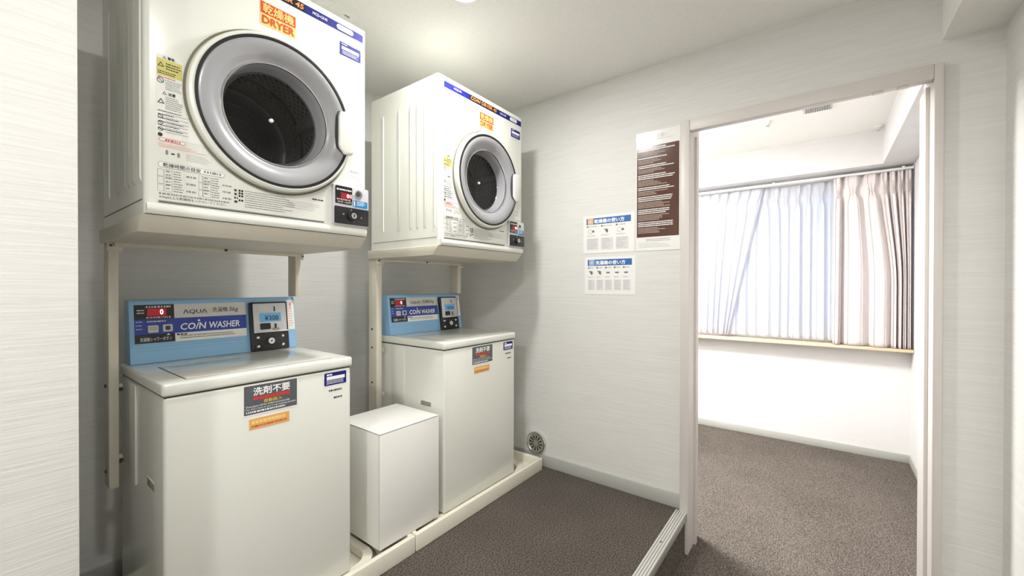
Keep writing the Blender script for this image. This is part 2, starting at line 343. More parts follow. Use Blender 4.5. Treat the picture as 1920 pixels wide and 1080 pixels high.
# ------------------------------------------------------------------ dryers
def dryer(x0, label, detail, digits):
    rng = random.Random(7)
    t = thing('dryer', (x0,1.5,1.45), label, 'dryer', 'coin dryers on stands')
    w,d,h = .695,.56,.847
    cx,cz,r0 = .354,.382,.205
    fr = Fr((0,0,0),(1,0,0),(0,0,1))
    # body: front with a round hole, rounded edges
    angs = sorted(set([2*math.pi*i/64 for i in range(64)] + [math.atan2(q-cz,p-cx)%(2*math.pi) for p in (0,w) for q in (-.0005,h)]))
    def onrect(a, i):
        ca,sa = math.cos(a),math.sin(a); ts=[]
        if ca>1e-9: ts.append((w-i-cx)/ca)
        if ca<-1e-9: ts.append((i-cx)/ca)
        if sa>1e-9: ts.append((h-i-cz)/sa)
        if sa<-1e-9: ts.append((-.0005+i-cz)/sa)
        k=min(q for q in ts if q>0); return cx+k*ca, cz+k*sa
    n=len(angs); b=MB(); vs=[]
    rings=[]
    for a in angs: rings.append((cx+r0*math.cos(a),.03,cz+r0*math.sin(a)))
    for a in angs: rings.append((cx+r0*math.cos(a),0,cz+r0*math.sin(a)))
    for ins,y in ((.014,0.0),(.0065,.002),(.002,.0065),(0,.014),(0,d)):
        for a in angs:
            X,Z=onrect(a,ins); rings.append((X,y,Z))
    fs=[]
    for j in range(6):
        for i in range(n): fs.append((j*n+i,j*n+(i+1)%n,(j+1)*n+(i+1)%n,(j+1)*n+i))
    fs.append([6*n+i for i in range(n)])
    b.add(rings,fs); body=b.build('body', CREAM, t, smooth=True)
    # pressed vertical ribs on both sides
    for sx,sg in ((0,-1),(w,1)):
        for y,ww in ((.035,.006),(.105,.010),(.162,.010),(.216,.010),(.311,.010),(.45,.006)):
            e=.0035*sg
            MB().add([(sx,y-ww,.09),(sx,y+ww,.09),(sx,y+ww,.74),(sx,y-ww,.74),(sx+e,y-ww*.4,.105),(sx+e,y+ww*.4,.105),(sx+e,y+ww*.4,.725),(sx+e,y-ww*.4,.725)],
                [(0,1,2,3),(4,5,6,7),(0,1,5,4),(1,2,6,5),(2,3,7,6),(3,0,4,7)]).build('side_rib', CREAM, t, smooth=True)
    MB().box(-.0015,w+.0015,.02,d-.02,.040,.0415).build('side_seam', SEAM, t)
    # rounded bottom lip and grey line above it
    MB().prism([(.004,y,z) for y,z in [(-.001,.032),(-.008,.028),(-.011,.018),(-.010,.008),(-.004,.001),(.02,.001),(.02,.032)]],(w-.008,0,0)).build('bottom_lip', CREAM, t, smooth=True)
    plate(fr,.031,.514,.037,.042,0,.002,'trim_line',GREYINK,t)
    plate(fr,.031,.514,.036,.038,0,.0026,'trim_line',INK,t)
    # ---- drum behind the glass
    drum = MB().lathe_y(cx,cz,[(.226,.07),(.224,.285)],64).lathe_y(cx,cz,[(.222,.305),(.207,.40)],64).build('drum', DRUM, t, smooth=True)
    MB().lathe_y(cx,cz,[(.2245,.284),(.231,.288),(.231,.302),(.2215,.306)],64).build('drum_groove', HOLE, drum, smooth=True)
    MB().lathe_y(cx,cz,[(.2085,.392),(.2085,.40),(.203,.397),(.190,.404),(.150,.404),(.147,.398),(.143,.404),(.095,.402),(.090,.394),(.086,.402),(.0001,.402)],64).build('drum_back', DRUMB, drum, smooth=True)
    MB().lathe_y(cx,cz,[(.206,.03),(.206,.07),(.227,.07)],48).build('drum_rim', DRUMB, drum, smooth=True)
    for k in range(3):
        a=R(22+120*k); ca,sa=math.cos(a),math.sin(a)
        q=[]
        for rr,ww in ((.228,.030),(.206,.014)):
            for sg in (-1,1): q.append((cx+rr*ca-sg*ww*sa, cz+rr*sa+sg*ww*ca))
        MB().prism([(q[0][0],.075,q[0][1]),(q[2][0],.075,q[2][1]),(q[3][0],.075,q[3][1]),(q[1][0],.075,q[1][1])],(0,.205,0)).build('vane', DRUM, drum, bevel=.004)
    hm=MB()
    for row in range(13):
        y=.092+row*.0165+(.045 if row>10 else 0)
        rr_=.2250-(y-.07)*.0093-.0006 if y<.29 else .222-(y-.305)*.158-.0008
        for k in range(56):
            a=2*math.pi*(k+.5*(row%2))/56
            if y<.29 and any(abs((a-R(22+120*q)+math.pi)%(2*math.pi)-math.pi)<.17 for q in range(3)): continue
            ca,sa=math.cos(a),math.sin(a); ww,hh=.0060,.0048
            c=[(rr_,-ww,-hh*.5),(rr_,-ww,hh*.5),(rr_,-ww*.4,hh),(rr_,ww*.4,hh),(rr_,ww,hh*.5),(rr_,ww,-hh*.5),(rr_,ww*.4,-hh),(rr_,-ww*.4,-hh)]
            hm.add([(cx+r_*ca-tt*sa, y+yy, cz+r_*sa+tt*ca) for r_,tt,yy in c],[tuple(range(8))])
    hm.build('perforations', HOLE, drum, kind='stuff', fixn=False)
    # ---- door
    door = MB().lathe_y(cx,cz,[(.205,.004),(.262,.004),(.262,-.008),(.2585,-.026),(.252,-.031),(.246,-.030),(.244,-.022)],96).build('door', CREAM, t, smooth=True)
    MB().lathe_y(cx,cz,[(.2620,.0005),(.2680,-.0030),(.2680,-.0060),(.2610,-.0085)],96).build('door_gasket', mat('olive_gasket',(112,108,88),.7), door, smooth=True)
    MB().lathe_y(cx,cz,[(.2475,-.0295),(.2465,-.0325),(.239,-.0325),(.2375,-.0285)],96).build('black_ring', BLACK, door, smooth=True)
    MB().lathe_y(cx,cz,[(.2385,-.0290),(.232,-.0315),(.215,-.0300),(.200,-.0245),(.189,-.0170),(.182,-.0110),(.176,-.007),(.170,-.004)],96).build('grey_ring', RINGG, door, smooth=True)
    MB().lathe_y(cx,cz,[(.170,-.004),(.166,.002),(.162,.03),(.158,.052)],96).build('bowl_wall', mat('bowl_grey',(150,149,153),.12,coat=.6), door, smooth=True)
    MB().lathe_y(cx,cz,[(.172,-.0045),(.1715,-.0075),(.1675,-.0065),(.167,-.002)],96).build('bowl_rim', CHROME, door, smooth=True)
    MB().lathe_y(cx,cz,[(.1595,.050),(.157,.054),(.152,.052),(.150,.050)],96).build('window_rim', mat('glass_edge',(95,95,98),.1,coat=.5), door, smooth=True)
    MB().lathe_y(cx,cz,[(.152,.052),(.12,.056),(.07,.0585),(.0001,.059)],64).build('glass', DGLASS, door, smooth=True)
    MB().cyl((cx,.060,cz),(0,-1,0),.0075,.008,20,.006).build('boss', WHITE, door, smooth=True)
    # handle set into the right of the ring
    hp=[(.556,.452),(.560,.462),(.585,.466),(.610,.464),(.616,.455),(.616,.320),(.610,.309),(.585,.303),(.575,.300),(.566,.312),(.556,.322),(.5535,.335),(.5535,.440)]
    MB().prism([fr.p(a,b_,-.002) for a,b_ in hp], fr.n*.046).build('handle', CREAM, door, bevel=.006, seg=3)
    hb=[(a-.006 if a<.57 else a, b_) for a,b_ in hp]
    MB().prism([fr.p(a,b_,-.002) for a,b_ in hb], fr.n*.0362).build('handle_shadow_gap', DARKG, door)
    # ---- blue name strip
    st=plate(fr,.030,.680,.787,.817,0,.0012,'name_strip',NAVY,t,label='navy name strip along the top edge')
    plate(fr,.215,.446,.788,.816,.0012,.0016,'black_band',BLACK,st)
    text(fr,'ΛQUΛ',.096,.152,.796,.808,.0022,'lettering',WHITE,st,bold=.01)
    text(fr,'CO/N DRYER 45',.222,.440,.7925,.8115,.0024,'lettering',mat('orange_letter',(240,150,84),.5),st,bold=.03,shear=.15)
    text(fr,'MCD-CK45',.472,.528,.797,.807,.0022,'lettering',WHITE,st,bold=.015)
    pl=plate(fr,.566,.636,.792,.812,.0012,.0020,'pill',WHITE,st,r=.0099)
    bars(MB(),fr,.577,.628,.808,.796,1,.0024,rng,ragged=0,fill=1,ch=.5).build('fine_print',PALEINK,st,fixn=False)
    # ---- orange DRYER sticker
    sk=plate(fr,.296,.412,.674,.753,0,.0008,'dryer_sticker',ORPALE,t,label='orange and yellow DRYER sticker')
    plate(fr,.297,.411,.713,.752,.0008,.0012,'orange_field',ORANGE,sk)
    text(fr,'乾燥機',.303,.405,.7165,.749,.0018,'lettering',ORPALE,sk,bold=.02)
    text(fr,'DRYER',.301,.407,.680,.707,.0018,'lettering',ORANGE,sk,bold=.03)
    # ---- navy label upper right
    nl=plate(fr,.579,.669,.700,.750,0,.0008,'navy_label',NAVY,t,r=.003)
    plate(fr,.587,.661,.723,.735,.0008,.0012,'white_field',WHITE,nl)
    bars(MB(),fr,.587,.610,.745,.740,1,.0014,rng,ragged=0).build('fine_print',WHITE,nl,fixn=False)
    bars(MB(),fr,.589,.662,.718,.703,3,.0014,rng,ragged=.2,fill=.28,gap=.6).build('fine_print',WHITE,nl,fixn=False)
    bars(MB(),fr,.600,.652,.690,.684,1,.0005,rng,ragged=0).build('fine_print',PALEINK,t,fixn=False)
    # ---- warning label down the left edge
    wl=MB().prism([fr.p(a,b_,0) for a,b_ in [(.026,.222),(.150,.222),(.128,.245),(.108,.285),(.096,.33),(.088,.38),(.088,.446),(.082,.452),(.030,.457),(.026,.453)]],fr.n*.0008).build('warning_label',STICK,t)
    plate(fr,.028,.086,.396,.444,.0008,.0011,'yellow_field',YELLOW,wl)
    text(fr,'警告',.052,.068,.4455,.4535,.0016,'lettering',INK,wl,bold=.03)
    text(fr,'注意',.053,.070,.343,.352,.0016,'lettering',INK,wl,bold=.03)
    tri=lambda mb,a,b_,s: (mb.add([fr.p(a-s,b_,.0016),fr.p(a+s,b_,.0016),fr.p(a,b_+1.75*s,.0016),fr.p(a-s*.6,b_+.25*s,.0016),fr.p(a+s*.6,b_+.25*s,.0016),fr.p(a,b_+1.3*s,.0016)],[(0,1,4,3),(1,2,5,4),(2,0,3,5)]))
    sy=MB(); tri(sy,.045,.446,.004); tri(sy,.037,.421,.0075); tri(sy,.045,.344,.005); tri(sy,.037,.317,.008)
    def circ(mb,a,b_,r1,r2,n=16):
        mb.add([fr.p(a+rr*math.cos(2*math.pi*i/n),b_+rr*math.sin(2*math.pi*i/n),.0016) for rr in (r1,r2) for i in range(n)],[(i,(i+1)%n,n+(i+1)%n,n+i) for i in range(n)])
        s_=r1*.7; mb.add([fr.p(a-s_,b_+s_*.8,.0016),fr.p(a-s_*.8,b_+s_,.0016),fr.p(a+s_,b_-s_*.8,.0016),fr.p(a+s_*.8,b_-s_,.0016)],[(0,1,2,3)])
    for a,b_,r_ in ((.036,.382,.008),(.036,.262,.006),(.036,.244,.006),(.036,.281,.006)): circ(sy,a,b_,r_,r_*.8)
    mbx=MB(); n16=16
    sy.add([fr.p(.035+.0055*math.cos(2*math.pi*i/16),.228+.0055*math.sin(2*math.pi*i/16),.0016) for i in range(16)],[tuple(range(16))])
    sy.build('warning_symbols',INK,wl,fixn=False)
    bars(MB(),fr,.048,.084,.434,.412,3,.0016,rng,fill=.4).build('fine_print',INK,wl,fixn=False)
    bars(MB(),fr,.030,.084,.409,.398,2,.0016,rng,fill=.4).build('fine_print',INK,wl,fixn=False)
    bars(MB(),fr,.030,.072,.393,.389,1,.0016,rng,ragged=.1).build('fine_print',REDINK,wl,fixn=False)
    bars(MB(),fr,.047,.084,.386,.356,6,.0016,rng,fill=.35).build('fine_print',GREYINK,wl,fixn=False)
    bars(MB(),fr,.047,.090,.338,.300,7,.0016,rng,fill=.35).build('fine_print',GREYINK,wl,fixn=False)
    bars(MB(),fr,.030,.090,.297,.2355,6,.0016,rng,fill=.22,ragged=.5).build('fine_print',DARKG,wl,fixn=False)
    bars(MB(),fr,.047,.110,.291,.2300,6,.0016,rng,fill=.3,ragged=.3).build('fine_print',PALEINK,wl,fixn=False)
    # red pill line
    rp=plate(fr,.032,.093,.2105,.2195,0,.001,'red_notice_pill',REDINK,t,r=.0044)
    plate(fr,.033,.092,.2115,.2185,.001,.0013,'pill_field',STICK,rp,r=.0034)
    bars(MB(),fr,.046,.082,.2175,.2125,1,.0016,rng,fill=1,ragged=0,ch=.4).build('fine_print',REDINK,rp,fixn=False)
    bars(MB(),fr,.030,.150,.205,.192,3,.0005,rng,fill=.4).build('fine_print',PINKINK,t,fixn=False)
    bars(MB(),fr,.095,.160,.187,.165,4,.0005,rng,fill=.4).build('fine_print',PALEINK,t,fixn=False)
    plate(fr,.047,.053,.174,.187,0,.0006,'coin_symbol',GREYINK,t,r=.002)
    plate(fr,.060,.068,.177,.181,0,.0006,'coin_symbol',INK,t)
    plate(fr,.074,.080,.172,.185,0,.0006,'coin_symbol',GREYINK,t,r=.002)
    # ---- drying time table
    tt=plate(fr,.030,.192,.136,.1525,0,.0008,'time_title',GREYINK,t,r=.008)
    plate(fr,.031,.191,.137,.1515,.0008,.0011,'title_field',STICK,tt,r=.007)
    text(fr,'乾燥時間の目安',.041,.130,.1385,.150,.0016,'lettering',INK,tt,bold=.01)
    bars(MB(),fr,.138,.184,.148,.141,1,.0016,rng,fill=1,ragged=0,ch=.4).build('fine_print',GREYINK,tt,fixn=False)
    tb=MB()
    for a0,a1 in ((.029,.0425),(.045,.062),(.125,.135),(.136,.156)):
        for k in range(3):
            b1=.131-k*.0215; b0=b1-.020
            for q in ((a0,a1,b0,b0+.0008),(a0,a1,b1-.0008,b1),(a0,a0+.0008,b0,b1),(a1-.0008,a1,b0,b1)):
                tb.add([fr.p(q[0],q[2],.0005),fr.p(q[1],q[2],.0005),fr.p(q[1],q[3],.0005),fr.p(q[0],q[3],.0005)],[(0,1,2,3)])
    bars(tb,fr,.048,.060,.128,.070,6,.0005,rng,fill=.4); bars(tb,fr,.139,.154,.128,.072,6,.0005,rng,fill=.45)
    bars(tb,fr,.065,.088,.130,.066,9,.0005,rng,fill=.4); bars(tb,fr,.158,.180,.130,.066,9,.0005,rng,fill=.4)
    for k in range(3):
        bars(tb,fr,.095,.119,.123-k*.0215,.118-k*.0215,1,.0005,rng,fill=1,ragged=0,ch=.4); bars(tb,fr,.187,.211,.116-k*.02,.111-k*.02,1,.0005,rng,fill=1,ragged=0,ch=.4)
    tb.build('time_table',GREYINK,t,fixn=False)
    text(fr,'4.5kg以上の乾燥物を入れないでください',.032,.196,.0475,.0565,.0006,'lettering',DARKG,t)
    bars(MB(),fr,.032,.205,.064,.059,1,.0005,rng,fill=1,ch=.4,ragged=0).build('fine_print',GREYINK,t,fixn=False)
    # ---- instruction text with dots
    dm=MB()
    for a in (.234,.2415):
        for b_ in (.105,.0965,.088,.074):
            dm.add([fr.p(a+.0032*math.cos(2*math.pi*i/10),b_+.0038*math.sin(2*math.pi*i/10),.0006) for i in range(10)],[tuple(range(10))])
    dm.build('bullet_dots',INK,t,fixn=False)
    bars(MB(),fr,.219,.229,.108,.060,4,.0006,rng,fill=.6,ch=.6,ragged=0).build('fine_print',DARKG,t,fixn=False)
    bars(MB(),fr,.249,.420,.108,.050,8,.0006,rng,fill=.38,ch=.7).build('fine_print',GREYINK,t,fixn=False)
    bars(MB(),fr,.38,.500,.100,.070,4,.0006,rng,fill=.34,ch=.7).build('fine_print',PALEINK,t,fixn=False)
    bars(MB(),fr,.470,.512,.121,.116,1,.0006,rng,fill=1,ragged=0).build('fine_print',DARKG,t,fixn=False)
    # ---- small white sticker over the coin box
    ws=plate(fr,.614,.672,.203,.262,0,.0008,'small_sticker',WHITE,t,r=.002)
    bars(MB(),fr,.620,.666,.257,.248,2,.0012,rng,fill=.5).build('fine_print',GREYINK,ws,fixn=False)
    bars(MB(),fr,.620,.662,.244,.224,5,.0012,rng,fill=.5).build('fine_print',PALEINK,ws,fixn=False)
    # ---- coin box
    cp=plate(fr,.545,.6965,.037,.190,-.002,.014,'coin_box',SILV,t,r=.006,bevel=.002)
    ds=plate(fr,.552,.622,.117,.185,.014,.016,'display',BLACK,cp,r=.004)
    plate(fr,.574,.620,.139,.160,.016,.0164,'display_window',REDLED,cp)
    text(fr,digits,.598,.618,.142,.157,.0170,'digits',LEDDIG,cp,bold=.03)
    bars(MB(),fr,.557,.618,.174,.168,1,.0168,rng,fill=1,ragged=.05,ch=.4).build('fine_print',WHITE,cp,fixn=False)
    bars(MB(),fr,.557,.616,.136,.131,1,.0168,rng,fill=1,ragged=.1,ch=.4).build('fine_print',PINKINK,cp,fixn=False)
    text(fr,'30分 100円',.560,.618,.1195,.1285,.0168,'lettering',GREYBAND,cp)
    MB().cyl(fr.p(.649,.163,.014),fr.n,.0165,.004,24).build('coin_slot_ring',CHROME,cp,smooth=True)
    MB().cyl(fr.p(.647,.164,.0175),fr.n,.0095,.002,20).build('coin_slot',DARKG,cp,smooth=True)
    bl=plate(fr,.627,.690,.112,.138,.014,.0155,'blue_label',CYAN,cp,r=.002)
    bars(MB(),fr,.642,.684,.134,.117,3,.0162,rng,fill=.4).build('fine_print',WHITE,cp,fixn=False)
    plate(fr,.630,.634,.115,.135,.0155,.0160,'label_mark',WHITE,cp)
    plate(fr,.548,.694,.040,.106,.014,.018,'lock_plate',BLACK,cp,r=.004,bevel=.001)
    MB().cyl(fr.p(.622,.074,.018),fr.n,.022,.006,28).build('lock_collar',BLACK,cp,smooth=True)
    MB().cyl(fr.p(.622,.074,.024),fr.n,.0115,.006,24).build('lock',CHROME,cp,smooth=True)
    MB().box(*[v for p in ((.6205,.6235),(-.0315,-.0298),(.068,.080)) for v in p]).build('keyhole',INK,cp)
    for a,b_ in ((.583,.077),(.660,.071),(.616,.096),(.626,.052)): MB().cyl(fr.p(a,b_,.018),fr.n,.0032,.002,8).build('rivet',STEELG,cp)
    return t
dryer(.297,'nearer cream coin dryer high at left, its full door and label print in view',1,'01')
dryer(1.397,'farther cream coin dryer with ribbed side showing, beside the notice wall',1,'01')

# ------------------------------------------------------------------ washers
def washer(x0, label, digit, price):
    rng = random.Random(21)
    t = thing('washer', (x0,1.555,.085), label, 'washer', 'coin washers in drain trays')
    w,d,h = .606,.55,.833
    fr = Fr((0,0,0),(1,0,0),(0,0,1))
    MB().box(0,w,0,d,-.0165,h-.004).build('body',CREAM,t,bevel=.009,seg=3)
    for fx in (.05,w-.05):
        for fy in (.06,d-.06): MB().cyl((fx,fy,-.022),(0,0,1),.022,.010,16).build('foot',DARKG,t)
    MB().box(.004,w-.004,.004,d-.004,h-.012,h+.006).build('lid_gap',SEAM,t)
    top=MB().box(-.005,w+.005,-.006,d+.002,h,h+.039).build('top_cover',CREAM,t,bevel=.009,seg=3)
    MB().box(.060,w-.068,.030,.338,h+.038,h+.0395).build('lid_groove',SEAM,top)
    lid=MB().box(.063,w-.071,.033,.336,h+.036,h+.0415).build('lid',CREAM,top,bevel=.003)
    fl=Fr((0,0,h+.0415),(1,0,0),(0,1,0))
    bars(MB(),fl,.09,.27,.052,.044,1,.0005,rng,fill=1,ragged=0,ch=2.2).build('fine_print',PINKINK,lid,fixn=False)
    bars(MB(),fl,.09,.30,.305,.275,2,.0005,rng,fill=.5,ragged=.1,ch=1.2).build('fine_print',PALEINK,lid,fixn=False)
    MB().box(-.006,.001,.315,.430,.482,h-.008).build('side_channel',CREAM,t,bevel=.003)
    for sx in (-.001,w-.003):
        q=MB().box(sx,sx+.004,.100,.180,.522,.548).build('side_grip',mat('grip_shade',(150,148,138),.6),t,bevel=.001)
        MB().box(sx-.001,sx+.005,.100,.180,.546,.551).build('grip_lip',CREAM,q,bevel=.001)
    # control panel, leaning back
    z0=.872
    pn=MB().prism([(.009,y,z) for y,z in [(.457,z0),(.490,z0+.233),(.496,z0+.238),(.550,z0+.238),(.550,z0)]],(.597,0,0)).build('control_panel',BLUEP,t,bevel=.004)
    pf=Fr((0,.457,z0),(1,0,0),(0,.033,.233))
    for b_ in (.058,.046): plate(pf,.02,.392,b_,b_+.0012,0,.0008,'panel_line',mat('blue_line',(120,166,205),.4),pn)
    plate(pf,.024,.1425,.166,.221,0,.0014,'display',BLACK,pn)
    plate(pf,.062,.118,.178,.206,.0014,.0018,'display_window',REDLED,pn)
    text(pf,digit,.0985,.1095,.182,.203,.0026,'digit',LEDDIG,pn,bold=.03)
    bars(MB(),pf,.058,.134,.216,.209,1,.0022,rng,fill=1,ragged=0,ch=.4).build('fine_print',GREYBAND,pn,fixn=False)
    bars(MB(),pf,.058,.132,.175,.169,1,.0022,rng,fill=1,ragged=0,ch=.4).build('fine_print',PINKINK,pn,fixn=False)
    bars(MB(),pf,.032,.053,.202,.182,2,.0022,rng,fill=.4,ragged=0).build('fine_print',GREYBAND,pn,fixn=False)
    plate(pf,.1425,.394,.165,.221,0,.0014,'grey_band',GREYBAND,pn)
    text(pf,'ΛQUΛ',.171,.251,.179,.198,.0022,'lettering',INK,pn,bold=.008)
    text(pf,'洗濯機',.269,.325,.183,.204,.0022,'lettering',INK,pn)
    text(pf,'5kg',.330,.366,.179,.202,.0022,'lettering',INK,pn,shear=.2)
    plate(pf,.024,.394,.107,.166,0,.0016,'blue_band',BLUEL,pn)
    text(pf,'CO/N',.160,.246,.117,.144,.0026,'lettering',WHITE,pn,bold=.02,shear=.15)
    text(pf,'WASHER',.256,.367,.117,.144,.0026,'lettering',WHITE,pn,bold=.02,shear=.15)
    dt=MB(); dt.add([pf.p(.2215+.004*math.cos(2*math.pi*i/12),.152+.004*math.sin(2*math.pi*i/12),.0026) for i in range(12)],[tuple(range(12))]); dt.build('lettering',WHITE,pn,fixn=False)
    bars(MB(),pf,.028,.046,.158,.118,3,.0022,rng,fill=.25,ragged=.2,ch=.6).build('fine_print',GREYBAND,pn,fixn=False)
    bars(MB(),pf,.060,.115,.159,.152,1,.0022,rng,fill=.7,ragged=0,ch=.8).build('fine_print',GREYBAND,pn,fixn=False)
    plate(pf,.061,.0925,.114,.142,.0016,.005,'button',GREYBAND,pn,r=.004,bevel=.001)
    bars(MB(),pf,.066,.089,.134,.122,2,.0055,rng,fill=.4,ragged=.1).build('fine_print',GREYINK,pn,fixn=False)
    plate(pf,.105,.1355,.115,.143,.0016,.005,'button',GREYBAND,pn,r=.004,bevel=.001)
    plate(pf,.113,.128,.121,.137,.005,.0055,'button_symbol',DARKG,pn,r=.002)
    plate(pf,.024,.1425,.076,.108,0,.0016,'black_band',BLACK,pn)
    text(pf,'洗濯機シャワーボタン',.038,.132,.082,.097,.0024,'lettering',WHITE,pn)
    ar=MB(); ar.add([pf.p(.116,.1015,.0024),pf.p(.128,.1015,.0024),pf.p(.122,.1085,.0024)],[(0,1,2)]); ar.build('arrow_mark',WHITE,pn,fixn=False)
    wb=plate(pf,.1425,.393,.074,.107,0,.0014,'white_band',STICK,pn)
    bars(MB(),pf,.148,.180,.1035,.098,1,.0022,rng,fill=1,ragged=0,ch=.5).build('fine_print',NAVY,pn,fixn=False)
    bars(MB(),pf,.158,.385,.0965,.079,2,.0022,rng,fill=.38,ragged=.2).build('fine_print',GREYINK,pn,fixn=False)
    # coin mechanism
    cb=plate(pf,.404,.564,-.0005,.218,0,.016,'coin_box',BLACK,t,r=.006,bevel=.002)
    plate(pf,.416,.556,.085,.211,.016,.020,'coin_plate',SILV,cb,r=.004,bevel=.001)
    plate(pf,.414,.562,.080,.086,.016,.024,'coin_ledge',CHROME,cb,bevel=.001)
    plate(pf,.440,.478,.176,.203,.020,.0205,'faint_label',GREYBAND,cb)
    plate(pf,.5025,.5075,.174,.196,.020,.0215,'coin_slot',BLACK,cb)
    lc=plate(pf,.441,.531,.127,.167,.020,.0215,'price_display',LCD,cb,r=.003)
    text(pf,price,.461,.520,.133,.156,.0222,'price',LCDINK,cb,bold=.01)
    plate(pf,.441,.485,.093,.121,.020,.0215,'return_tray',BLACK,cb,r=.004)
    plate(pf,.503,.510,.096,.117,.020,.0225,'return_lever',BLACK,cb)
    plate(pf,.494,.520,.089,.097,.020,.026,'lever_cup',STEELG,cb,r=.003)
    MB().cyl(pf.p(.484,.040,.016),pf.n,.022,.003,28).build('lock_collar',BLACK,cb,smooth=True)
    MB().cyl(pf.p(.484,.040,.019),pf.n,.0135,.006,24).build('lock',CHROME,cb,smooth=True)
    MB().cyl(pf.p(.484,.040,.025),pf.n,.005,.0012,12).build('keyhole',GREYINK,cb)
    for a,b_ in ((.431,.059),(.431,.020),(.536,.059),(.536,.020)): MB().cyl(pf.p(a,b_,.016),pf.n,.0082,.005,16,.005).build('bolt',CHROME,cb,smooth=True)
    rl=plate(pf,.568,.601,.086,.225,0,.0008,'red_white_label',STICK,pn)
    bars(MB(),pf,.574,.596,.218,.095,11,.0014,rng,fill=.3,ragged=.3,ch=1).build('fine_print',PINKINK,pn,fixn=False)
    text(pf,'!',.5825,.5875,.185,.213,.0016,'lettering',REDINK,pn)
    # front stickers
    gs=plate(fr,.208,.391,.720,.826,0,.0008,'grey_sticker',STICK,t,r=.004,label='slate grey no-detergent-needed sticker')
    plate(fr,.212,.387,.724,.822,.0008,.0012,'slate_field',GREYST,gs,r=.002)
    text(fr,'洗剤不要',.240,.362,.786,.815,.0018,'lettering',WHITE,gs,bold=.02)
    bars(MB(),fr,.240,.362,.783,.771,1,.0018,rng,fill=1,ragged=0,ch=.45,gap=.12).build('fine_print',REDINK,gs,fixn=False)
    text(fr,'自動投入',.275,.335,.757,.769,.0018,'lettering',YELINK,gs,bold=.01)
    text(fr,'Detergent will be added automatically.',.218,.362,.7465,.7545,.0018,'lettering',WHITE,gs)
    text(fr,'You don\'t have to put in any washing powder.',.215,.384,.7375,.7455,.0018,'lettering',WHITE,gs)
    bars(MB(),fr,.218,.345,.735,.728,1,.0018,rng,fill=.8,ragged=0,ch=.5).build('fine_print',WHITE,gs,fixn=False)
    os_=plate(fr,.228,.360,.671,.708,0,.0008,'orange_sticker',ORTAN,t)
    bars(MB(),fr,.235,.345,.701,.690,1,.0012,rng,fill=1,ragged=0,ch=.5,gap=.15).build('fine_print',ORPALE,os_,fixn=False)
    bars(MB(),fr,.236,.352,.684,.676,1,.0012,rng,fill=.7,ragged=0,ch=.6).build('fine_print',ORANGE,os_,fixn=False)
    nl=plate(fr,.488,.589,.766,.824,0,.0006,'navy_label',STICK,t,r=.005)
    plate(fr,.492,.585,.770,.820,.0006,.0010,'navy_field',NAVY,nl,r=.004)
    plate(fr,.502,.578,.792,.805,.0010,.0014,'white_field',WHITE,nl)
    bars(MB(),fr,.502,.524,.815,.809,1,.0014,rng,fill=1,ragged=0).build('fine_print',WHITE,nl,fixn=False)
    bars(MB(),fr,.501,.580,.789,.773,3,.0014,rng,fill=.4,ragged=.15).build('fine_print',WHITE,nl,fixn=False)
    bars(MB(),fr,.511,.566,.752,.745,1,.0006,rng,fill=1,ragged=0,ch=.4,gap=.2).build('fine_print',DARKG,t,fixn=False)
    bars(MB(),fr,.531,.566,.722,.715,1,.0006,rng,fill=1,ragged=0,ch=.4,gap=.2).build('fine_print',DARKG,t,fixn=False)
    return t
washer(.350,'nearer cream coin washer at lower left with light blue control panel','0','¥300')
washer(1.482,'farther cream coin washer with light blue panel, right of the white box','0','¥300')

# ------------------------------------------------------------------ drain trays
def tray(xa, xb, wx0, wx1, label):
    t = thing('drain_tray', (xa,1.514,0), label, 'tray', 'cream drain trays under the washers')
    w=xb-xa; d=.72; hh=.083; rw=.024
    MB().box(.01,w-.01,.01,d-.01,.001,.030).build('tray_floor',TRAYM,t)
    MB().box(0,w,0,rw,0,hh).box(0,w,d-rw,d,0,hh).box(0,rw,rw,d-rw,0,hh).box(w-rw,w,rw,d-rw,0,hh).build('rim',TRAYM,t,bevel=.006,seg=3)
    # raised rounded ridge around the washer well
    out=rrect(wx0-xa-.105,wx1-xa+.140,.026,d-.03,.10,8); inn=rrect(wx0-xa-.065,wx1-xa+.100,.066,d-.07,.075,8)
    n=len(out); m=MB()
    m.add([(a,b,.03) for a,b in out]+[(a*.985+.015*c,b*.985+.015*e,.066) for (a,b),(c,e) in zip(out,inn)]+[(a*.1+c*.9,b*.1+e*.9,.066) for (a,b),(c,e) in zip(out,inn)]+[(c,e,.034) for c,e in inn],
          [(j*n+i,j*n+(i+1)%n,(j+1)*n+(i+1)%n,(j+1)*n+i) for j in range(3) for i in range(n)])
    m.build('well_ridge',TRAYM,t,smooth=True)
    for fx in (.05,.556):
        for fy in (.101,.531): MB().cyl((wx0-xa+fx,fy,.030),(0,0,1),.032,.0325,20,.028).build('foot_pad',TRAYM,t,smooth=True)
tray(.235,1.262,.350,.956,'cream plastic drain tray under the nearer washer')
tray(1.267,2.353,1.482,2.088,'cream plastic drain tray reaching the vent wall')

# ------------------------------------------------------------------ white box between the washers
bx = thing('white_box',(1.088,1.545,.0835),'plain white laminate box between the two washers','box')
MB().box(.003,.345,.006,.335,0,.508).build('carcass',SEAM,bx)
MB().box(0,.3475,0,.0055,.002,.5085).build('front_panel',WHITEP,bx,bevel=.0008)
MB().box(0,.0035,.0085,.335,.002,.5085).build('side_panel',WHITEP,bx,bevel=.0006)
MB().box(.344,.3475,.0085,.335,.002,.5085).build('side_panel',WHITEP,bx,bevel=.0006)
MB().box(0,.3475,.0,.336,.5110,.5145).build('top_panel',WHITEP,bx,bevel=.0006)

